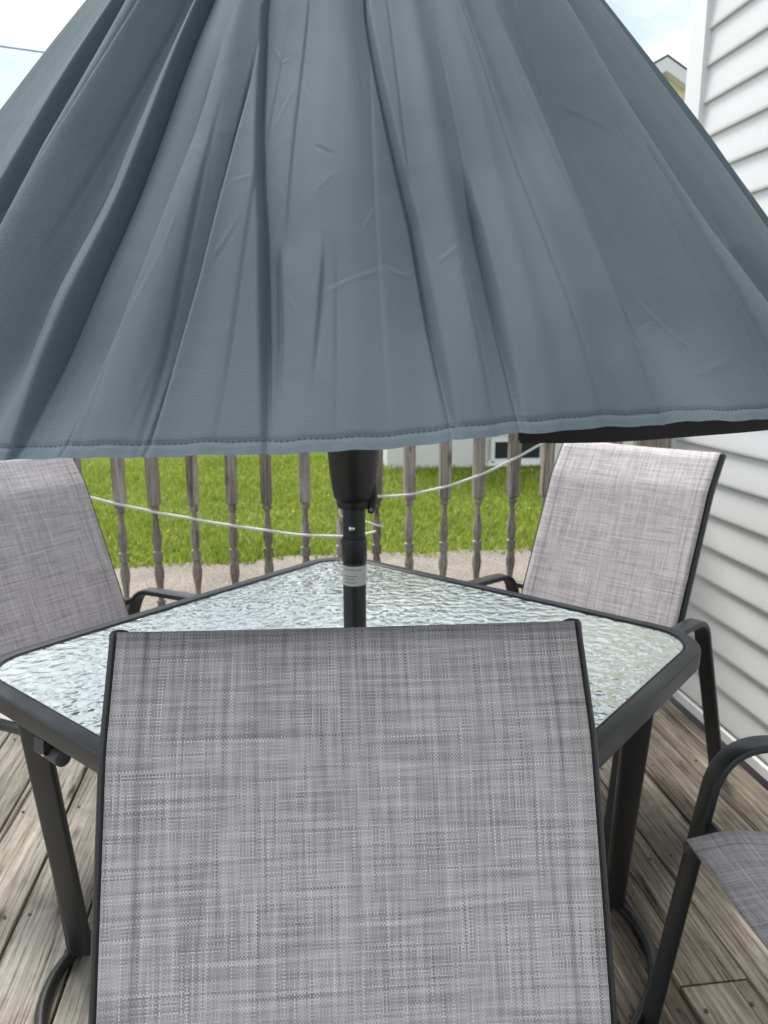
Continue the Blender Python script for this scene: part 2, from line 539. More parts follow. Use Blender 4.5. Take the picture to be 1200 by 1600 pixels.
# dandelions, a few
mdand = mat_plain('dandelion_yellow', (.75, .55, .03), .7, .1)
dm = MB()
for i in range(24):
    x = rnd.uniform(-4, 5); y = rnd.uniform(6.5, 10.6)
    r = rnd.uniform(.008, .014)
    dm.lathe([(r * .3, 0), (r, .006), (r * .8, .013), (r * .2, .016)], 7, (x, y, GZ + rnd.uniform(.05, .09)))
o = dm.build('dandelion_flowers', mdand); tag(o, 'tiny yellow dandelion flowers scattered over the lawn', 'flowers', kind='stuff')

# deck: frame of joists, planks are its parts
PITCH, S0 = .151, .746
DY0, DY1 = -1.3, 2.70
DX0, DX1 = -3.03, 1.372
dk = MB()
dk.box(((DX0 + DX1) / 2, DY1 - .035, -.14), (DX1 - DX0 - .04, .04, .20))
dk.box(((DX0 + DX1) / 2, DY0 + .035, -.14), (DX1 - DX0 - .04, .04, .20))
dk.box((DX0 + .035, (DY0 + DY1) / 2, -.14), (.04, DY1 - DY0 - .16, .20))
for k in range(9):
    dk.box(((DX0 + DX1) / 2 + .02, DY0 + .35 + k * .42, -.145), (DX1 - DX0 - .12, .04, .19))
for x in (-2.9, -1.4, .1, 1.25):
    for y in (-1.2, .7, 2.6):
        dk.box((x, y, -.37), (.09, .09, .25))
deck = dk.build('deck', M['rail_wood_x'], smooth=False)
tag(deck, 'weathered wooden deck of long planks beside white house', 'deck', kind='structure')
seams = [S0 + PITCH * k for k in range(-25, 5)]
nails = MB()
def plank(x0, x1, y0, y1, mat):
    w = x1 - x0; z0 = rnd.uniform(-.0015, .0015)
    prof = rrect(w, .030, .004, 2)
    n = 2
    cx = (x0 + x1) / 2
    bow = rnd.uniform(-.0015, .0015)
    path = [(cx + bow * math.sin(math.pi * t), y0 + (y1 - y0) * t, -.015 + z0) for t in np.linspace(0, 1, 5)]
    o = MB().sweep(path, [(a, b) for a, b in prof], side=(1, 0, 0)).build('plank', mat, deck, 50)
    return o
for s0, s1 in zip(seams[:-1], seams[1:]):
    x0, x1 = s0 + .0035, s1 - .0035
    if x0 < DX0: continue
    x1 = min(x1, DX1 - .002)
    if x1 - x0 < .03: continue
    is_dark = (s0 > .58)  # planks toward the house wall get the darker wood colour
    mat = M['deck_wood_dark'] if is_dark else M['deck_wood']
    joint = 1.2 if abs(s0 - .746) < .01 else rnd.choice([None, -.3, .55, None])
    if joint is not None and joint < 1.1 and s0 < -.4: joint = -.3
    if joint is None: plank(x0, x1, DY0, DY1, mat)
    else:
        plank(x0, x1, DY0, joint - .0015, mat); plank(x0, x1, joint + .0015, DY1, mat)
    for k in range(9):
        for q in (.025, -.025):
            nails.lathe([(.0042, 0), (.0042, .0008), (.003, .0012)], 8, ((x0 if q > 0 else x1) + q + rnd.uniform(-.006, .006), DY0 + .35 + k * .42 + rnd.uniform(-.01, .01), .0012))
o = nails.build('nail_heads', mat_plain('rusty_nail', (.05, .035, .025), .7, .3), deck); o['kind'] = 'stuff'

# ------------------------------------------------------------------ white house on the right
WX = 1.375
house = empty('white_house', (WX + .05, 0.6, -.5))
tag(house, 'white vinyl sided house wall with corner post along the deck', 'house')
def child(o, parent):
    o.parent = parent
    o.matrix_parent_inverse = parent.matrix_basis.inverted() if False else Matrix.Translation(-Vector(parent.location))
    return o
WY0, WY1 = -3.6, 2.525
ZT = 3.30
w = MB(); w.box((WX + 2.52, (WY0 + WY1 + .09) / 2, (ZT - .5) / 2), (5.0, WY1 + .09 - WY0, ZT + .5))
child(w.build('wall', M['trim'], smooth=False), house)
C0, CP = .274, .1077
k = -2
while True:
    z0 = C0 + CP * k; z1 = z0 + CP
    if z0 > ZT: break
    zb = max(z0, .052)
    fr = (zb - z0) / CP
    prof = [(WX + .020, zb), (WX - .012 + .012 * fr, zb), (WX - .013 + .012 * fr, zb + .003), (WX - .0125 + .013 * fr, zb + .012), (WX - .002, z1 - .004), (WX + .002, z1 + .010), (WX + .020, z1 + .010)]
    if z1 > .07:
        vs = []
        for y in (WY0, WY1 + .004):
            vs += [(p[0], y, p[1]) for p in prof]
        m = len(prof)
        fs = [(j, (j + 1) % m, m + (j + 1) % m, m + j) for j in range(m)] + [tuple(range(m))[::-1], tuple(range(m, 2 * m))]
        child(MB().add(vs, fs).build('siding_course', M['siding'], angle=30), house)
    k += 1
cp = MB(); cp.box((WX + .012, 2.572, (ZT + .05) / 2), (.075, .098, ZT - .05), bev=.006)
child(cp.build('corner_post', M['trim'], angle=50), house)
bt = MB(); bt.box((WX - .006, (WY0 + WY1) / 2 - .01, .030), (.026, WY1 - WY0 - .03, .038), bev=.004)
child(bt.build('base_trim', M['trim']), house)
rf = MB(); rf.box((WX + 2.5, (WY0 + WY1) / 2 + .05, ZT + .09), (5.25, WY1 - WY0 + .45, .16), bev=.02)
child(rf.build('roof_edge', M['trim']), house)

# ------------------------------------------------------------------ neighbour's yellow house
HY = 10.9; HX0, HX1, HXP = 1.50, 9.00, 5.25; HZP = 5.06; FZ = -.05
nb = empty('yellow_house', (HXP, HY + 4, GZ))
tag(nb, 'pale yellow gabled house on white foundation across the lawn', 'house')
SL = .55
ZE = HZP - .13 - (HXP - HX0) * SL
b = MB()
pts = [(HX0 + .04, GZ), (HX1 - .04, GZ), (HX1 - .04, ZE), (HXP, HZP - .15), (HX0 + .04, ZE)]
vs = [(p[0], HY + .05, p[1]) for p in pts] + [(p[0], HY + 8, p[1]) for p in pts]
fs = [(0, 1, 2, 3, 4), (9, 8, 7, 6, 5)] + [(i, i + 5, (i + 1) % 5 + 5, (i + 1) % 5) for i in range(5)]
child(b.add(vs, fs).build('wall', M['yellow'], smooth=False), nb)
fb = MB(); fb.box(((HX0 + HX1) / 2, HY + 4.0, (GZ - .1 + FZ) / 2), (HX1 - HX0 + .04, 8.0, FZ - GZ + .1))
child(fb.build('foundation', M['foundation'], smooth=False), nb)
z = FZ + .01; CH = .118
while z < HZP - .20:
    z1 = min(z + CH, HZP - .16)
    def xr(zz):
        if zz <= ZE: return HX0, HX1
        hw = (HZP - .13 - zz) / SL
        return HXP - hw, HXP + hw
    a0, a1 = xr(z); c0, c1 = xr(z1)
    yb, yt = HY - .012, HY + .002
    vs = [(a0, yb, z), (a1, yb, z), (c1, yt, z1 - .004), (c0, yt, z1 - .004), (a0, HY + .055, z), (a1, HY + .055, z), (c1, HY + .055, z1 - .004), (c0, HY + .055, z1 - .004)]
    fs = [(0, 1, 2, 3), (5, 4, 7, 6), (1, 0, 4, 5), (0, 3, 7, 4), (2, 1, 5, 6), (3, 2, 6, 7)]
    child(MB().add(vs, fs).build('siding_course', M['yellow'], smooth=False), nb)
    z += CH
for sx in (-1, 1):
    # roof slab and white rake board
    e = HXP + sx * (HXP - HX0 + .35)
    ze = HZP - (HXP - HX0 + .35) * SL
    for nm, y0, y1, t0, t1, mt in (('roof', HY - .15, HY + 8.2, 0.0, -.03, M['roof']), ('rake_board', HY - .145, HY - .10, -.032, -.20, M['trim']), ('soffit', HY - .095, HY + .0, -.19, -.215, M['trim'])):
        vs = []
        for y in (y0, y1):
            vs += [(HXP, y, HZP + t0), (e, y, ze + t0), (e, y, ze + t1), (HXP, y, HZP + t1)]
        fs = [(0, 1, 2, 3), (7, 6, 5, 4), (0, 4, 5, 1), (1, 5, 6, 2), (2, 6, 7, 3), (3, 7, 4, 0)]
        child(MB().add(vs, fs).build(nm, mt, smooth=False), nb)
    cpn = MB(); cpn.box((HX0 if sx < 0 else HX1, HY + .02, (FZ + ZE) / 2), (.10, .10, ZE - FZ - .03))
    child(cpn.build('corner_post', M['trim'], smooth=False), nb)
def base_window(cx, cz, wd, ht):
    f_ = MB(); t_ = .055
    for dx in (-1, 1): f_.box((cx + dx * (wd - t_) / 2, HY - .045, cz), (t_, .07, ht))
    for dz in (-1, 1): f_.box((cx, HY - .044, cz + dz * (ht - t_) / 2), (wd - 2 * t_ + .01, .068, t_))
    f_.box((cx - .1, HY - .046, cz), (.03, .06, ht - 2 * t_ + .01))
    fr_ = f_.build('window', M['trim'], smooth=False); child(fr_, nb)
    gp = MB().box((cx, HY - .030, cz), (wd - 2 * t_ - .005, .01, ht - 2 * t_ - .005)).build('pane', M['dark_glass'], smooth=False)
    gp.parent = fr_; gp.matrix_parent_inverse = Matrix.Translation(-Vector(nb.location)).inverted() @ Matrix.Translation(-Vector(nb.location))
    s_ = MB().box((cx, HY - .07, cz - ht / 2 - .03), (wd + .12, .13, .045), bev=.008).build('sill', M['foundation'])
    s_.parent = fr_
    return fr_
base_window(3.40, -.25, .80, .36)
base_window(6.9, -.25, .80, .36)
led = MB(); led.box(((2.96 + HX1) / 2, HY - .045, -.435), (HX1 - 2.96, .07, .07), bev=.01)
child(led.build('foundation_ledge', M['foundation']), nb)
ds = MB(); ds.sweep([(2.90, HY - .06, 2.2), (2.90, HY - .06, -.42), (2.90, HY - .16, -.46)], rrect(.06, .05, .01, 2))
child(ds.build('downspout', M['trim']), nb)

# ------------------------------------------------------------------ utility pole and wire, far left
up_ = empty('utility_pole', (-15.5, 11.0, GZ)); tag(up_, 'tall grey wooden utility pole far beyond the driveway', 'pole')
MB().lathe([(.15, 0), (.14, 3), (.11, 7.6), (.09, 7.7)], 14).build('post', M['rail_wood'], up_)
MB().box((0, 0, 7.1), (.1, 1.6, .11)).build('crossarm', M['rail_wood_x'], up_, smooth=False)
a = Vector((-15.5, 11.0, 6.75)); bb = Vector((5.2, 11.4, 4.55))
wp = [a.lerp(bb, t) - Vector((0, 0, 1.0 * 4 * t * (1 - t) * .55)) for t in np.linspace(0, 1, 40)]
o = MB().sweep(wp, ell(.008, .008, 6)).build('utility_wire', M['black_fabric']); tag(o, 'thin dark overhead wire sagging across the cloudy sky', 'wire')

# ------------------------------------------------------------------ baluster railing
FY = 2.585
rail = empty('deck_railing', (-.8, FY, 0)); tag(rail, 'weathered grey wooden railing with turned balusters at the deck edge', 'railing')
fx0, fx1 = -2.98, 1.352
o = MB(); o.box(((fx0 + fx1) / 2, FY, .118), (fx1 - fx0, .038, .085), bev=.004); child(o.build('bottom_rail', M['rail_wood_x']), rail)
o = MB(); o.box(((fx0 + fx1) / 2, FY, .990), (fx1 - fx0, .038, .085), bev=.004); child(o.build('top_rail', M['rail_wood_x']), rail)
o = MB(); o.box(((fx0 + fx1) / 2, FY, 1.050), (fx1 - fx0, .135, .034), bev=.006); child(o.build('cap_rail', M['rail_wood_x']), rail)
def baluster_mesh():
    b = MB()
    zb, zt = .150, .955
    c = .545
    s = .0185
    half = [(.0165, .004), (.0175, .010), (.0165, .016), (.0092, .019), (.0112, .024), (.0150, .040), (.0168, .058), (.0160, .072), (.0126, .095), (.0098, .120), (.0086, .140), (.0096, .150), (.0152, .155), (.0158, .160), (.0150, .164), (.0118, .168), (.0125, .172)]
    prof = [(r, c - z) for r, z in half[::-1]] + [(r, c + z) for r, z in half]
    b.lathe(prof, 14)
    for z0, z1 in ((zb, c - .172), (c + .172, zt)):
        # square block with chamfered end next to the turning
        top = z1 < c
        ins = .005
        zz = [(z0, s), (z1 - .006, s), (z1, s - ins)] if top else [(z0, s - ins), (z0 + .006, s), (z1, s)]
        vs = []
        for (zc, q) in zz: vs += [(-q, -q, zc), (q, -q, zc), (q, q, zc), (-q, q, zc)]
        fs = [(3, 2, 1, 0), (8, 9, 10, 11)]
        for kk in range(2):
            for i in range(4):
                fs.append((kk * 4 + i, kk * 4 + (i + 1) % 4, kk * 4 + 4 + (i + 1) % 4, kk * 4 + 4 + i))
        b.add(vs, fs)
    return b
bal0 = baluster_mesh().build('baluster', M['rail_wood'], rail, 35)
bal0.matrix_parent_inverse = Matrix.Translation(-Vector(rail.location))
bx = -.546
ks = list(range(-19, 16))
first = True
for k in ks:
    x = bx + k * .1221
    if x > fx1 - .11 or x < fx0 + .05: continue
    bo = bal0 if first else bal0.copy()
    if not first: col.objects.link(bo)
    first = False
    bo.location = (x + rnd.uniform(-.003, .003), FY, 0)
    bo.rotation_euler = (R(rnd.uniform(-.4, .4)), R(rnd.uniform(-.5, .5)), R(rnd.uniform(-4, 4)))
for x in (fx0 - .055, 1.300):
    o = MB(); o.box((x, FY - .004, .516), (.090, .090, 1.03), bev=.006); child(o.build('post', M['rail_wood']), rail)

# ------------------------------------------------------------------ white cord along the railing
def cord_path(pts, sub=10, jit=.003):
    P = [Vector(p) for p in pts]
    out = []
    for i in range(len(P) - 1):
        p0 = P[max(i - 1, 0)]; p1 = P[i]; p2 = P[i + 1]; p3 = P[min(i + 2, len(P) - 1)]
        for k in range(sub):
            t = k / sub
            q = .5 * ((2 * p1) + (p2 - p0) * t + (2 * p0 - 5 * p1 + 4 * p2 - p3) * t * t + (3 * p1 - p0 - 3 * p2 + p3) * t ** 3)
            nz = mnoise.noise_vector(q * 9.0) * jit
            out.append(q + Vector((0, 0, nz.z)))
    out.append(P[-1])
    return out
CYF = FY - .030
c1 = [(-2.6, CYF, .99), (-1.9, CYF, .95), (-1.2, CYF, .85), (-.700, CYF, .772), (-.546, CYF, .735), (-.30, CYF, .675), (-.05, CYF, .628), (.07, CYF, .610), (.19, CYF, .603), (.285, CYF + .005, .608), (.315, CYF + .02, .612)]
c2 = [(.205, CYF, .690), (.188, CYF - .004, .700), (.184, CYF - .004, .684), (.20, CYF, .668), (.26, CYF - .002, .655), (.308, CYF - .002, .638), (.335, CYF + .01, .628)]
c3 = [(.305, CYF + .014, .735), (.36, CYF, .738), (.46, CYF, .748), (.58, CYF, .775), (.70, CYF, .815), (.80, CYF, .862), (.90, CYF, .915), (.99, CYF, .95), (1.10, CYF + .01, .952)]
o = MB().sweep(cord_path(c1), ell(.0046, .0046, 8)).build('cord', M['cord']); tag(o, 'long white cord sagging along the balusters toward the left chair', 'cord')
o = MB().sweep(cord_path(c2), ell(.0034, .0034, 8)).build('cord', M['cord']); tag(o, 'short looped end of white cord hanging on a baluster behind the pole', 'cord')
o = MB().sweep(cord_path(c3), ell(.0046, .0046, 8)).build('cord', M['cord']); tag(o, 'white cord rising across the balusters toward the basement window', 'cord')

# ------------------------------------------------------------------ chairs
def make_chair():
    root = empty('sling_chair')
    RX = .235
    rail_pts = [(0.0, .948), (.066, .853), (.258, .388), (.60, .437), (.668, .424)]
    p2 = fillet([(0, y, z) for y, z in rail_pts], [.16, .085, .14], 10, .02)
    cr_path = [Vector((0, p.y, p.z)) for p in p2]
    # side rails
    for s in (-1, 1):
        path = [Vector((s * RX, p.y, p.z)) for p in cr_path]
        r_ = MB().sweep(path, rrect(.020, .024, .0085, 4), side=(1, 0, 0)).build('side_rail', M['frame'], root, 50)
        t0 = (path[0] - path[1]).normalized(); t1 = (path[-1] - path[-2]).normalized()
        for pt, tt in ((path[0], t0), (path[-1], t1)):
            cpath = [pt - tt * .004, pt + tt * .002, pt + tt * .005, pt + tt * .0068]
            c_ = MB().sweep(cpath, rrect(.0212, .0252, .0095, 4), side=(1, 0, 0), scale=[1, 1, .85, .45]).build('end_cap', M['grey_plastic'], r_, 60)
        # spline groove strip along the rail, where the fabric is held
        gp = []
        for i, p in enumerate(path):
            T = (path[min(i + 1, len(path) - 1)] - path[max(i - 1, 0)]).normalized()
            nn = Vector((1, 0, 0)).cross(T).normalized()
            gp.append(p - nn * -.0 + Vector((-s * -.0022, 0, 0)) + nn * .0116 * GROOVE)
        MB().sweep(gp, rrect(.0035, .0022, .0008, 1), side=(1, 0, 0)).build('spline_groove', M['black_fabric'], r_)
    # sling
    nU = 28
    prof = cr_path
    L_ = [0]
    for i in range(1, len(prof)): L_.append(L_[-1] + (prof[i] - prof[i - 1]).length)
    tot = L_[-1]
    vs = []; uv = []
    n = len(prof)
    HW = .2345
    for i, p in enumerate(prof):
        T = (prof[min(i + 1, n - 1)] - prof[max(i - 1, 0)]).normalized()
        nn = Vector((1, 0, 0)).cross(T).normalized() * GROOVE
        s_ = L_[i] / tot
        sag = .005 * math.sin(math.pi * min(1, max(0, s_))) ** .8 + .010 * math.exp(-((s_ - .80) / .16) ** 2) + .003
        e = 0.0
        pp = p + T * (-.0015 if i == 0 else (.002 if i == n - 1 else 0))
        for j in range(nU + 1):
            u = -1 + 2 * j / nU
            x = HW * u
            hem = .0012 * (1 / (1 + math.exp(-(abs(x) - .205) / .0012)))
            off = .0142 - sag * (1 - u * u) ** .9 + hem
            q = pp + nn * off
            vs.append((x, q.y, q.z)); uv.append((x, L_[i]))
    fs = []
    for i in range(n - 1):
        for j in range(nU):
            a_ = i * (nU + 1) + j
            fs.append((a_, a_ + nU + 1, a_ + nU + 2, a_ + 1))
    mb = MB(); mb.v = vs; mb.f = fs; mb.uv = uv
    so = mb.build('sling', M['sling'], root, 60)
    md = so.modifiers.new('thick', 'SOLIDIFY'); md.thickness = .0022; md.offset = 0
    # arm straps, one bent flat tube each: rear leg, armrest, front leg
    AX = .293
    for s in (-1, 1):
        ap = fillet([(s * AX, -.035, .010), (s * AX, .212, .552), (s * AX, .592, .578), (s * AX, .680, .010)], [.085, .10], 10, .03)
        a_ = MB().sweep(ap, rrect(.042, .015, .006, 3), side=(1, 0, 0)).build('armrest', M['frame'], root, 50)
        for y in (-.035, .680):
            f_ = MB(); f_.box((s * AX, y, .010), (.046, .022, .020), bev=.004); f_.build('foot_cap', M['black_plastic'], a_)
        for (y, z) in ((.197, .522), (.606, .43)):
            MB().sweep([(s * .243, y, z), (s * .274, y, z)], ell(.010, .010, 12)).build('spacer', M['frame'], root)
    for (y, z) in ((.275, .368), (.560, .406)):
        MB().sweep([(-.245, y, z), (.245, y, z)], ell(.0095, .0095, 12)).build('crossbar', M['frame'], root)
    MB().sweep([(-.230, .128, .640), (-.215, .100, .640), (.215, .100, .640), (.230, .128, .640)], ell(.0085, .0085, 12)).build('back_crossbar', M['frame'], root)
    return root
GROOVE = 1
chair = make_chair()
def place_chair(o, loc, ang, label):
    o.location = (loc[0], loc[1], 0); o.rotation_euler = (0, 0, R(ang - 90))
    tag(o, label, 'chair', 'grey sling patio chairs around the table')
place_chair(chair, (.064, .757), -93.4, 'grey woven sling chair backed up against the table corner, facing away from it')
c = copy_tree(chair); place_chair(c, (1.028, 2.112), -140.0, 'grey woven sling chair in the corner between the railing and the white siding')
c = copy_tree(chair); place_chair(c, (-.776, 2.114), -41.0, 'grey woven sling chair by the railing, white cord passing behind its backrest')
c = copy_tree(chair); place_chair(c, (1.310, .800), 178.2, 'grey woven sling chair with its back to the white siding, seat front and armrest showing')

# ------------------------------------------------------------------ table
TC = (.113, 1.252); TA = R(43.5); TS = .940; TH = .72
table = empty('patio_table', (TC[0], TC[1], 0), TA)
tag(table, 'square patio table with pebbled glass top and charcoal metal frame', 'table')
def rsq(half, r, n=8):
    out = []
    for (sx, sy, a0) in ((1, 1, 0), (-1, 1, 90), (-1, -1, 180), (1, -1, 270)):
        for i in range(n + 1):
            a = R(a0 + 90 * i / n)
            out.append((sx * (half - r) + r * math.cos(a), sy * (half - r) + r * math.sin(a)))
    return out
fw, fh = .027, .033
loop = rsq(TS / 2 - fw / 2, .108 - fw / 2, 10)
fp = [(p[0], p[1], TH - fh / 2) for p in loop]
# outward side vector differs per point: build explicitly
def ring_sweep(loop, half_off, prof, zc):
    mb = MB(); n = len(loop); m = len(prof); vs = []
    for i in range(n):
        a_ = Vector(loop[i - 1]); b_ = Vector(loop[(i + 1) % n])
        t = (b_ - a_).normalized(); o_ = Vector((t.y, -t.x))
        for (q, zz) in prof:
            vs.append((loop[i][0] + o_.x * q, loop[i][1] + o_.y * q, zc + zz))
    fs = []
    for i in range(n):
        i2 = (i + 1) % n
        for j in range(m):
            j2 = (j + 1) % m
            fs.append((i * m + j, i2 * m + j, i2 * m + j2, i * m + j2))
    return mb.add(vs, fs)
prof = rrect(fw, fh, .0045, 3)
ring_sweep(loop, 0, prof, TH - fh / 2).build('frame', M['frame'], table, 35)
# glass ring slab (a hole for the umbrella pole)
gl = rsq(TS / 2 - fw + .004, .108 - fw + .004, 10)
n = len(gl)
ga = [math.atan2(p[1], p[0]) for p in gl]
vs = []; hr = .024
gz0, gz1 = TH - .0085, TH - .0025
for (zz) in (gz1, gz0):
    vs += [(p[0], p[1], zz) for p in gl]
    vs += [(hr * math.cos(t), hr * math.sin(t), zz) for t in ga]
fs = []
for i in range(n):
    i2 = (i + 1) % n
    fs += [(i, i2, n + i2, n + i), (2 * n + i2, 2 * n + i, 3 * n + i, 3 * n + i2), (i2, i, 2 * n + i, 2 * n + i2), (n + i, n + i2, 3 * n + i2, 3 * n + i)]
MB().add(vs, fs).build('glass_top', M['glass'], table, smooth=False)
seal = ring_sweep(rsq(TS / 2 - fw - .0015, .108 - fw - .0015, 10), 0, rrect(.004, .004, .001, 1), TH - .0035)
seal.build('rubber_seal', M['black_plastic'], table)
MB().lathe([(.0235, -.012), (.036, -.012), (.036, -.0), (.034, .004), (.0235, .004)], 28, (0, 0, TH - .0005)).build('pole_ring', M['grey_plastic'], table)
iT = Matrix.Translation((TC[0], TC[1], 0)) @ Matrix.Rotation(TA, 4, 'Z'); iT = iT.inverted()
def tl(x, y, z): return iT @ Vector((x, y, z))
cps, sps = math.cos(R(7.5)), math.sin(R(7.5))
def fr2w(l, d): return (l * cps + d * sps, -l * sps + d * cps)   # frame turned with the room's 7.5 degrees
legs = [((-.572, 1.140, .686), (-.617, 1.345, .03)), ((.398, 1.105, .686), (.508, 1.480, .03)), ((-.28, 1.60, .679), (-.26, 1.72, .03)), ((.22, 1.62, .679), (.20, 1.74, .03))]
for (a_, b_) in legs:
    xa = fr2w(a_[0], a_[1]); xb = fr2w(b_[0], b_[1])
    pa = tl(xa[0], xa[1], a_[2]); pb = tl(xb[0], xb[1], b_[2])
    sd = (tl(TC[0] + cps, TC[1] - sps, 0)).normalized()
    MB().sweep([pa, pa.lerp(pb, .5), pb], rrect(.045, .018, .006, 3), side=tuple(sd)).build('leg', M['frame'], table, 50)
# floor loop
bc = fr2w(-.05, 1.335)
bl = rsq(.502, .245, 16)
off = tl(bc[0], bc[1], 0)
rot = R(2)
lp = [(p[0] * math.cos(rot) - p[1] * math.sin(rot) + off.x, p[0] * math.sin(rot) + p[1] * math.cos(rot) + off.y) for p in bl]
ring_sweep(lp, 0, ell(.0125, .0125, 12), .0135).build('floor_tube', M['black_plastic'], table, 60)
# cross bar end with bracket below the frame
bw = fr2w(-.512, 1.055); bw2 = fr2w(-.474, 1.026)
be = tl(bw[0], bw[1], .650); be2 = tl(bw2[0], bw2[1], .650)
dirv = (be2 - be).normalized()
MB().sweep([be - dirv * .01, be2], ell(.0115, .0115, 14)).build('crossbar', M['frame'], table)
MB().sweep([be2 - dirv * .016, be2 + dirv * .006, be2 + dirv * .008], ell(.0130, .0130, 14), scale=[1, 1, .8]).build('crossbar_cap', M['grey_plastic'], table)
pbk = be.lerp(be2, .45)
MB().box((pbk.x, pbk.y, .665), (.036, .028, .024), bev=.003).build('bracket', M['frame'], table)
MB().lathe([(.005, 0), (.005, .004), (.003, .006)], 10, (be.x - .012, be.y - .026, .652)).build('screw', M['chrome'], table)

# ------------------------------------------------------------------ umbrella
PX, PY = .1136, 1.2458
umb = empty('patio_umbrella', (PX, PY, 0))
tag(umb, 'half closed slate blue patio umbrella on charcoal pole through the table', 'umbrella')
MB().lathe([(.23, 0), (.23, .035), (.20, .055), (.06, .075), (.035, .08), (.030, .10), (.030, .34), (.024, .345)], 40, (0, 0, .002)).build('base', M['black_plastic'], umb)
MB().lathe([(.0195, .34), (.0195, .905), (.0188, .907)], 28).build('lower_pole', M['frame'], umb)
MB().lathe([(.0205, .885), (.0213, .886), (.0213, .925), (.0207, .9265)], 28).build('pole_collar', M['frame'], umb)
MB().lathe([(.0188, .915), (.0188, 2.155)], 28).build('upper_pole', M['frame'], umb)
ca, sa = math.sin(R(7.5)), math.cos(R(7.5))
# label wrapped round the pole, facing the camera side
def wrap(a0, a1, z0, z1, r, n=20):
    vs = []; fs = []
    for i in range(n + 1):
        a = R(a0 + (a1 - a0) * i / n)
        for rr, zz in ((r, z0), (r, z1), (r - .0006, z1), (r - .0006, z0)): vs.append((rr * math.cos(a), rr * math.sin(a), zz))
    for i in range(n):
        for j in range(4):
            fs.append((i * 4 + j, (i + 1) * 4 + j, (i + 1) * 4 + (j + 1) % 4, i * 4 + (j + 1) % 4))
    fs += [(0, 1, 2, 3), tuple(n * 4 + j for j in (3, 2, 1, 0))]
    return MB().add(vs, fs)
lab = wrap(-205, 5, .8465, .8805, .0201).build('label', M['label'], umb)
lines = MB()
for zc, a0, a1 in ((.8745, -150, -88), (.8745, -80, -60), (.8635, -150, -82), (.8585, -148, -98), (.8525, -150, -88)):
    a = a0
    while a < a1:
        st = rnd.uniform(6, 15)
        w_ = wrap(a, min(a1, a + st), zc - .0007, zc + .0007, .0204, 3)
        lines.add(w_.v, w_.f)
        a += st + 3
lo = lines.build('label_print', M['ink'], lab); lo['kind'] = 'stuff'
# push button
bd = Vector((-math.sin(R(7.5)) - .16, -math.cos(R(7.5)), 0)).normalized()
sp = [Vector((0, 0, .946)) + bd * q for q in (.0175, .0205, .0222, .0228)]
MB().sweep(sp, ell(.0042, .0042, 14), scale=[1.25, 1.2, .8, .3]).build('push_button', M['chrome'], umb)
# crank housing
MB().lathe([(.0265, .978), (.0285, .982), (.0290, .990), (.0335, .996), (.0350, 1.004), (.0395, 1.035), (.0425, 1.07), (.0435, 1.10), (.0425, 1.135), (.034, 1.17), (.021, 1.18)], 36).build('crank_housing', M['black_plastic'], umb, 30)
hd = Vector((math.cos(R(7.5)) * .9, -math.sin(R(7.5)) - .25, 0)).normalized()
hp = [hd * .030 + Vector((0, 0, 1.03)), hd * .034 + Vector((0, 0, .998)), hd * .030 + Vector((0, 0, .978)), hd * .029 + Vector((0, 0, .970))]
cb = MB().sweep(hp, rrect(.013, .012, .005, 3), scale=[1, 1, 1, .75]).build('crank_arm', M['black_plastic'], umb, 50)
fq = Vector((-ca, -sa, 0))
pp = hd * .030 + Vector((0, 0, .977))
MB().sweep([pp + fq * .005, pp + fq * .0078], ell(.0032, .0032, 12)).build('screw', M['chrome'], cb)

# canopy -------------------------------------------------------------
ZA, RC = 2.17, .738
def hem_z(p):
    xs_ = [-180, -60, -17, -15, -8.5, -3, 1.2, 3, 7.7, 11.4, 16, 20, 30, 50, 180]
    zs_ = [1.162, 1.160, 1.160, 1.162, 1.166, 1.1685, 1.1705, 1.1715, 1.177, 1.182, 1.184, 1.185, 1.184, 1.176, 1.162]
    return np.interp(p, xs_, zs_)
def pleat(x, a, hi, wr, wl, b=.35, step=.085, groove=.60):
    """one-sided pleat: sharp edge at x=0; the high lip lies on side `hi` and fades over wr degrees, the low side over wl"""
    y = x * hi
    s_ = 1 / (1 + np.exp(-np.clip(y / step, -40, 40)))
    gr = -groove * a * np.exp(-((y + .14) / .17) ** 2)
    return gr + a * (s_ * (1 - b) * soft(1 - np.maximum(y, 0) / (wr * 1.9)) - (1 - s_) * b * 2 * soft(1 + np.minimum(y, 0) / (wl * 1.9)))
def soft(v, e=.12): return .5 * (v + np.sqrt(v * v + e * e)) - .5 * (np.sqrt(1 + e * e) - 1) * 0
def ridge(x, a, w): return a * np.exp(-(x / w) ** 2)
def lerp_line(s, pts):
    return np.interp(s, [p[1] for p in pts], [p[0] for p in pts])
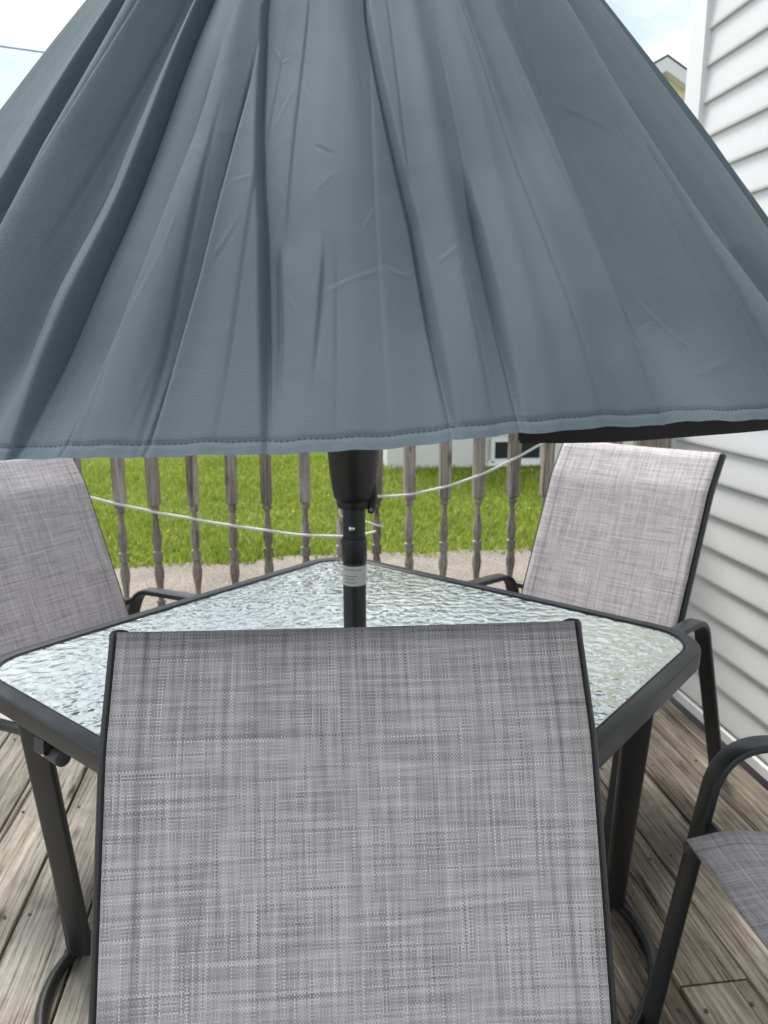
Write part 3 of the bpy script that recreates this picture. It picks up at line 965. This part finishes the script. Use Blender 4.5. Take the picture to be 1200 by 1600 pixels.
# (kind, [(phi, s)...], amplitude m, parameters, (s start, s full, s end))
PLEATS = [
    ([(-8.4, .55), (-8.2, .62), (-4.2, .84), (-2.5, 1.0)], .0075, -1, 3.0, 1.5, (.45, .75, 1.3)),
    ([(4.3, .55), (4.5, .63), (7.0, .84), (7.8, .99)], .0095, 1, 3.5, 1.6, (.40, .75, 1.3)),
    ([(-6.9, .5), (-7.6, .64), (-8.1, .88), (-8.8, 1.0)], .012, 1, 3.2, 1.9, (.63, .85, 1.3)),
    ([(-10.5, .5), (-11.9, .75), (-13.2, .90), (-14.0, 1.0)], .010, 1, 3.0, 1.5, (.50, .80, 1.3)),
    ([(-17.6, .5), (-17.3, .75), (-17.2, 1.0)], .011, -1, 3.5, 2.2, (.30, .60, 1.3)),
    ([(12.4, .5), (12.0, .80), (11.8, .86), (11.4, 1.0)], .0085, 1, 2.2, 1.0, (.78, .86, 1.3)),
    ([(21.9, .5), (21.5, .70), (20.9, .87), (20.2, .98)], .012, -1, 3.0, 1.4, (.60, .80, 1.3)),
    ([(-3.2, .80), (-2.8, .87), (-2.2, .92), (-1.6, 1.0)], .0032, 1, 1.2, .7, (.845, .875, 1.02)),
    ([(.3, .8), (.2, .87), (-.2, .96), (-.5, 1.0)], .0016, -1, 1.1, 1.6, (.84, .885, .99)),
    ([(-35.2, .4), (-34.6, .7), (-33.6, 1.0)], .011, -1, 2.6, 2.0, (.2, .5, 1.3)),
    ([(30, .5), (31, .8), (30.5, 1.0)], .006, -1, 2.2, 3.0, (.74, .85, 1.3)),
]
for ph0 in (48, 63, 78, 97, 112, 131, 149, 168, -49, -62, -80, -95, -113, -128, -146, -166):
    PLEATS.append(([(ph0 * .97, .4), (ph0, 1.0)], .015 + .006 * math.sin(ph0), 1 if ph0 % 2 else -1, 4.0, 2.5, (.3, .7, 1.3)))
_r = random.Random(21)
_p = -33.0
while _p < 38:
    _p += _r.uniform(1.8, 4.6)
    _s0 = _r.uniform(.48, .86)
    PLEATS.append(([(_p + _r.uniform(-.8, .8), .5), (_p, 1.0)], _r.uniform(.0004, .0013), _r.choice((-1, 1)), _r.uniform(.8, 1.8), _r.uniform(.6, 1.4), (_s0, _s0 + .12, 1.3 if _r.random() < .6 else min(1.0, _s0 + .35))))
RIDGES = [
    # broad soft ridges and valleys
    ([(-26.5, .5), (-26, .75), (-24, 1.0)], .020, 2.6, (.2, .5, 1.3)),
    ([(-20.8, .5), (-21, .75), (-20, 1.0)], -.014, 1.8, (.2, .5, 1.3)),
    ([(-11.6, .5), (-9.8, .75), (-11, 1.0)], .007, 1.9, (.3, .6, 1.3)),
    ([(0, .5), (1.5, .8), (2.6, 1.0)], .006, 3.2, (.3, .7, 1.3)),
    ([(9.8, .5), (9.6, .8), (9.6, 1.0)], .006, 1.2, (.4, .8, 1.3)),
    ([(14.5, .5), (14.2, .75), (13.2, 1.0)], .0055, 1.0, (.5, .75, 1.3)),
    ([(16.8, .5), (16.5, .8), (15.6, 1.0)], .010, 2.0, (.4, .85, 1.3)),
    ([(19.5, .5), (18.6, .62), (18.4, .72), (18.2, .80)], -.010, 1.6, (.3, .62, .84)),
    ([(25.5, .5), (25.2, .75), (23.8, 1.0)], -.019, 2.7, (.45, .75, 1.3)),
    ([(30.5, .4), (31, .7), (33, .9), (35, 1.0)], .014, 4.0, (.2, .5, 1.3)),
    ([(38.8, .5), (36.5, .68), (38, .84), (44, 1.0)], -.011, 2.2, (.2, .5, 1.3)),
    ([(46, .5), (45, .8), (46, 1.0)], .004, 4.0, (.2, .6, 1.3)),
    ([(18.4, .93), (18.2, 1.0)], -.005, 1.3, (.90, .955, .985)),
    ([(-18.5, .8), (-18, 1.0)], .008, 1.6, (.78, .9, 1.3)),
]
# short wrinkles: (phi0, s0, phi1, s1, amplitude, half width in deg)
WR = [(-6.3, .655, -5.1, .675, .0028, .28), (-5.1, .675, -4.3, .672, .0022, .26), (-4.9, .745, -3.0, .700, .0020, .34), (-3.2, .690, -1.4, .722, .0018, .30),
      (-6.6, .752, -4.6, .760, .0018, .22), (-1.0, .765, .9, .778, -.0022, .24), (-.8, .81, 1.4, .79, .0010, .4), (-3.8, .795, -2.2, .828, .0014, .28),
      (-.4, .893, 4.6, .872, .0013, .26), (4.6, .872, 6.6, .878, .0012, .24), (8.1, .875, 9.9, .862, .0016, .26), (8.6, .895, 10.4, .868, .0010, .22),
      (-1.2, .93, 1.6, .985, .0012, .20), (1.0, .945, 2.4, .99, .0010, .22), (-2.3, .885, -1.2, .905, .0012, .25), (-6.0, .83, -7.4, .865, .0016, .3),
      (-7.2, .80, -5.4, .795, .0012, .24), (-10.2, .74, -9.3, .81, .0016, .3), (-12.6, .91, -11.2, .855, .0016, .3), (-11.2, .855, -10.9, .82, .0014, .24),
      (-5.9, .925, -5.3, .985, .0012, .24), (-9.9, .93, -10.5, .985, .0014, .25), (-12.4, .955, -11.4, .975, .0010, .25), (8.6, .60, 10.2, .61, .0018, .3), (9.9, .62, 11.4, .612, .0015, .26),
      (12.4, .655, 12.6, .70, -.0014, .24), (22.6, .93, 25.6, .915, .0015, .3), (23.5, .86, 26.5, .95, .0022, .3), (25, .965, 28, .955, .0015, .3), (29, .75, 26, .70, .0012, .4),
      (4.8, .70, 5.5, .76, .0012, .22), (9.3, .915, 10.3, .945, .0009, .2), (3.0, .845, 4.2, .82, .0010, .24), (-1.6, .62, -.4, .68, .0012, .3), (2.6, .66, 3.4, .73, .0009, .3)]
FOLD = 1.25
def build_canopy():
    ph = np.concatenate([np.linspace(-180, -52, 150, endpoint=False), np.linspace(-52, -26, 200, endpoint=False), np.linspace(-26, 30, 900, endpoint=False), np.linspace(30, 52, 170, endpoint=False), np.linspace(52, 180, 150, endpoint=False)])
    nph = len(ph)
    s = np.concatenate([np.linspace(.012, .5, 26, endpoint=False), np.linspace(.5, .985, 380, endpoint=False), np.linspace(.985, 1.0, 10)])
    PH, S = np.meshgrid(ph, s)
    D = np.zeros_like(PH)
    def ramp_s(r):
        a0, a1, a2 = r
        up = np.clip((S - a0) / max(a1 - a0, 1e-6), 0, 1); up = up * up * (3 - 2 * up)
        dn = np.clip((a2 - S) / .10, 0, 1)
        return up * dn * dn * (3 - 2 * dn)
    for pts, a, hi, wr, wl, rr in PLEATS:
        c = lerp_line(S, pts)
        x = (PH - c + .10 * np.sin(S * 17 + a * 900))
        D += pleat(x, a, hi, wr, wl) * ramp_s(rr)
    for pts, a, w, rr in RIDGES:
        D += ridge(PH - lerp_line(S, pts), a, w) * ramp_s(rr)
    D -= D.mean(axis=1, keepdims=True) * .9 + .004
    for p0, s0, p1, s1, a, w in WR:
        a *= .19; w *= .60
        # distance to segment, in arc degrees (s scaled to degrees of arc at the hem)
        k = 93.0
        ax, ay, bx_, by = p0, s0 * k, p1, s1 * k
        px_, py_ = PH, S * k
        dx, dy = bx_ - ax, by - ay
        ll = dx * dx + dy * dy
        t = np.clip(((px_ - ax) * dx + (py_ - ay) * dy) / ll, 0, 1)
        side = ((px_ - ax) * dy - (py_ - ay) * dx) / math.sqrt(ll)
        d2 = (px_ - ax - t * dx) ** 2 + (py_ - ay - t * dy) ** 2
        env = np.sin(np.pi * np.clip(t, .03, .97)) ** .7
        D += a * env * (np.exp(-d2 / w ** 2) - .55 * np.exp(-((side - 1.6 * w) ** 2 + (np.sqrt(d2) - np.abs(side)) ** 2) / (w * 1.2) ** 2))
    D *= (FOLD + .15 * np.clip((-6 - PH) / 6, 0, 1) * (PH > -60)) * (1 - .70 * np.clip((S - .92) / .08, 0, 1) ** 1.4)
    # soft undulation of slack cloth
    rg = np.random.default_rng(11)
    for i in range(26):
        fp_ = rg.uniform(.08, .4); fs_ = rg.uniform(2, 9); q1, q2 = rg.uniform(0, 6.28, 2)
        D += .0005 * np.sin(PH * fp_ + S * fs_ * 2 + q1) * np.sin(S * fs_ + q2) * np.clip((S - .2) / .4, 0, 1)
    # hem: stitched groove and folded edge
    Lh = 1.25
    dist = (1 - S) * Lh
    D -= .0012 * np.exp(-((dist - .0105) / .0016) ** 2)
    D += .0008 * np.clip(1 - dist / .0105, 0, 1) * (dist < .0105)
    D += .0003 * np.sin(PH * 5.0) * np.exp(-dist / .010)
    zh = hem_z(PH) + .0006 * np.sin(PH * .9) + .0004 * np.sin(PH * 2.3 + 2)
    # slight belly between apex and hem
    Rr = RC * S - .006 * np.sin(np.pi * S) + D * .94
    Z = ZA + (zh - ZA) * S + D * .34 * np.clip((1.0 - S) / .10, 0, 1)
    A = np.radians(PH - 7.5)   # 0 deg looks at the seat on the lawn-facing chair side
    X = Rr * np.sin(A); Y = -Rr * np.cos(A)
    ns = len(s)
    V = np.stack([X, Y, Z], -1).reshape(-1, 3)
    idx = np.arange(ns * nph).reshape(ns, nph)
    a = idx[:-1]; b = idx[1:]
    F = np.stack([a, np.roll(a, -1, 1), np.roll(b, -1, 1), b], -1).reshape(-1, 4)
    me = bpy.data.meshes.new('canopy')
    me.vertices.add(len(V)); me.vertices.foreach_set('co', V.astype(np.float32).ravel())
    me.loops.add(F.size); me.loops.foreach_set('vertex_index', F.astype(np.int32).ravel())
    me.polygons.add(len(F)); me.polygons.foreach_set('loop_start', np.arange(0, F.size, 4, dtype=np.int32))
    me.update(calc_edges=True)
    uvl = me.uv_layers.new(name='UVMap')
    UV = np.stack([np.radians(PH) * RC * .8, S * Lh], -1).reshape(-1, 2)
    uvl.data.foreach_set('uv', UV[F.ravel()].astype(np.float32).ravel())
    me.shade_smooth()
    me.validate()
    me.materials.append(M['canopy'])
    o = bpy.data.objects.new('canopy', me); col.objects.link(o); o.parent = umb
    # stitches along the hem
    i_st = int(np.argmin(np.abs((1 - s) * Lh - .0105)))
    P3 = np.stack([X, Y, Z], -1)
    row = P3[i_st]
    st = MB()
    ang = -50.0
    while ang < 50:
        def at(an):
            j = np.interp(an, ph, np.arange(nph)); j0 = int(j); j1 = min(j0 + 1, nph - 1); f_ = j - j0
            return Vector(row[j0] * (1 - f_) + row[j1] * f_)
        p0, p1 = at(ang), at(ang + .20)
        out = Vector((p0.x, p0.y, .3)).normalized() * .0004
        st.sweep([p0 + out * .2, p0.lerp(p1, .5) + out * 1.6, p1 + out * .2], ell(.00034, .00034, 4))
        ang += .32
    so = st.build('hem_stitching', M['stitch'], o); so['kind'] = 'stuff'
    return o
M['stitch'] = mat_plain('stitch_thread', (.045, .06, .07), .7, .1)
build_canopy()
# ribs, struts and hub inside the canopy
MB().lathe([(.019, 2.10), (.045, 2.105), (.045, 2.14), (.03, 2.16), (.0, 2.165)], 24).build('top_hub', M['black_plastic'], umb)
MB().lathe([(.0195, 1.36), (.042, 1.362), (.044, 1.40), (.034, 1.42), (.0195, 1.43)], 24).build('runner', M['black_plastic'], umb)
for k in range(8):
    a = R(-7.5 + 26 + 45 * k)
    dx, dy = math.sin(a), -math.cos(a)
    p0 = Vector((dx * .03, dy * .03, 2.10)); p1 = Vector((dx * .615, dy * .615, 1.26))
    rb = MB().sweep([p0, p1], rrect(.010, .016, .003, 2)).build('rib', M['frame'], umb)
    mid = p0.lerp(p1, .52)
    MB().sweep([Vector((dx * .04, dy * .04, 1.40)), mid], rrect(.009, .013, .003, 2)).build('strut', M['frame'], rb)
# black tie strap hanging just inside the hem
def strap(r, p0, p1, zf, ht, th, n=40):
    vs = []; fs = []
    for i in range(n + 1):
        pd = p0 + (p1 - p0) * i / n
        a = R(pd - 7.5); z = zf(pd)
        rr_ = r + .004 * math.sin(i * .4)
        h2 = ht
        for (q, zz) in ((0, 0), (0, h2), (-th, h2), (-th, 0)):
            vs.append(((rr_ + q) * math.sin(a), -(rr_ + q) * math.cos(a), z + zz))
    for i in range(n):
        for j in range(4):
            fs.append((i * 4 + j, (i + 1) * 4 + j, (i + 1) * 4 + (j + 1) % 4, i * 4 + (j + 1) % 4))
    fs += [(0, 1, 2, 3), tuple(n * 4 + j for j in (3, 2, 1, 0))]
    return MB().add(vs, fs)
zf1 = lambda p: 1.1745 - .0022 * math.sin((p - 12) * .12)
ts = strap(.700, 12.4, 62, zf1, .028, .003)
q_ = strap(.694, 12.6, 60, lambda p: zf1(p) - .0035, .028, .003); ts.add(q_.v, q_.f)
q_ = strap(.688, 12.9, 60, lambda p: zf1(p) - .0062, .028, .003); ts.add(q_.v, q_.f)
o = ts.build('tie_strap', M['black_fabric'], umb, 40)
o['label'] = 'black folded strap hanging under the hem'
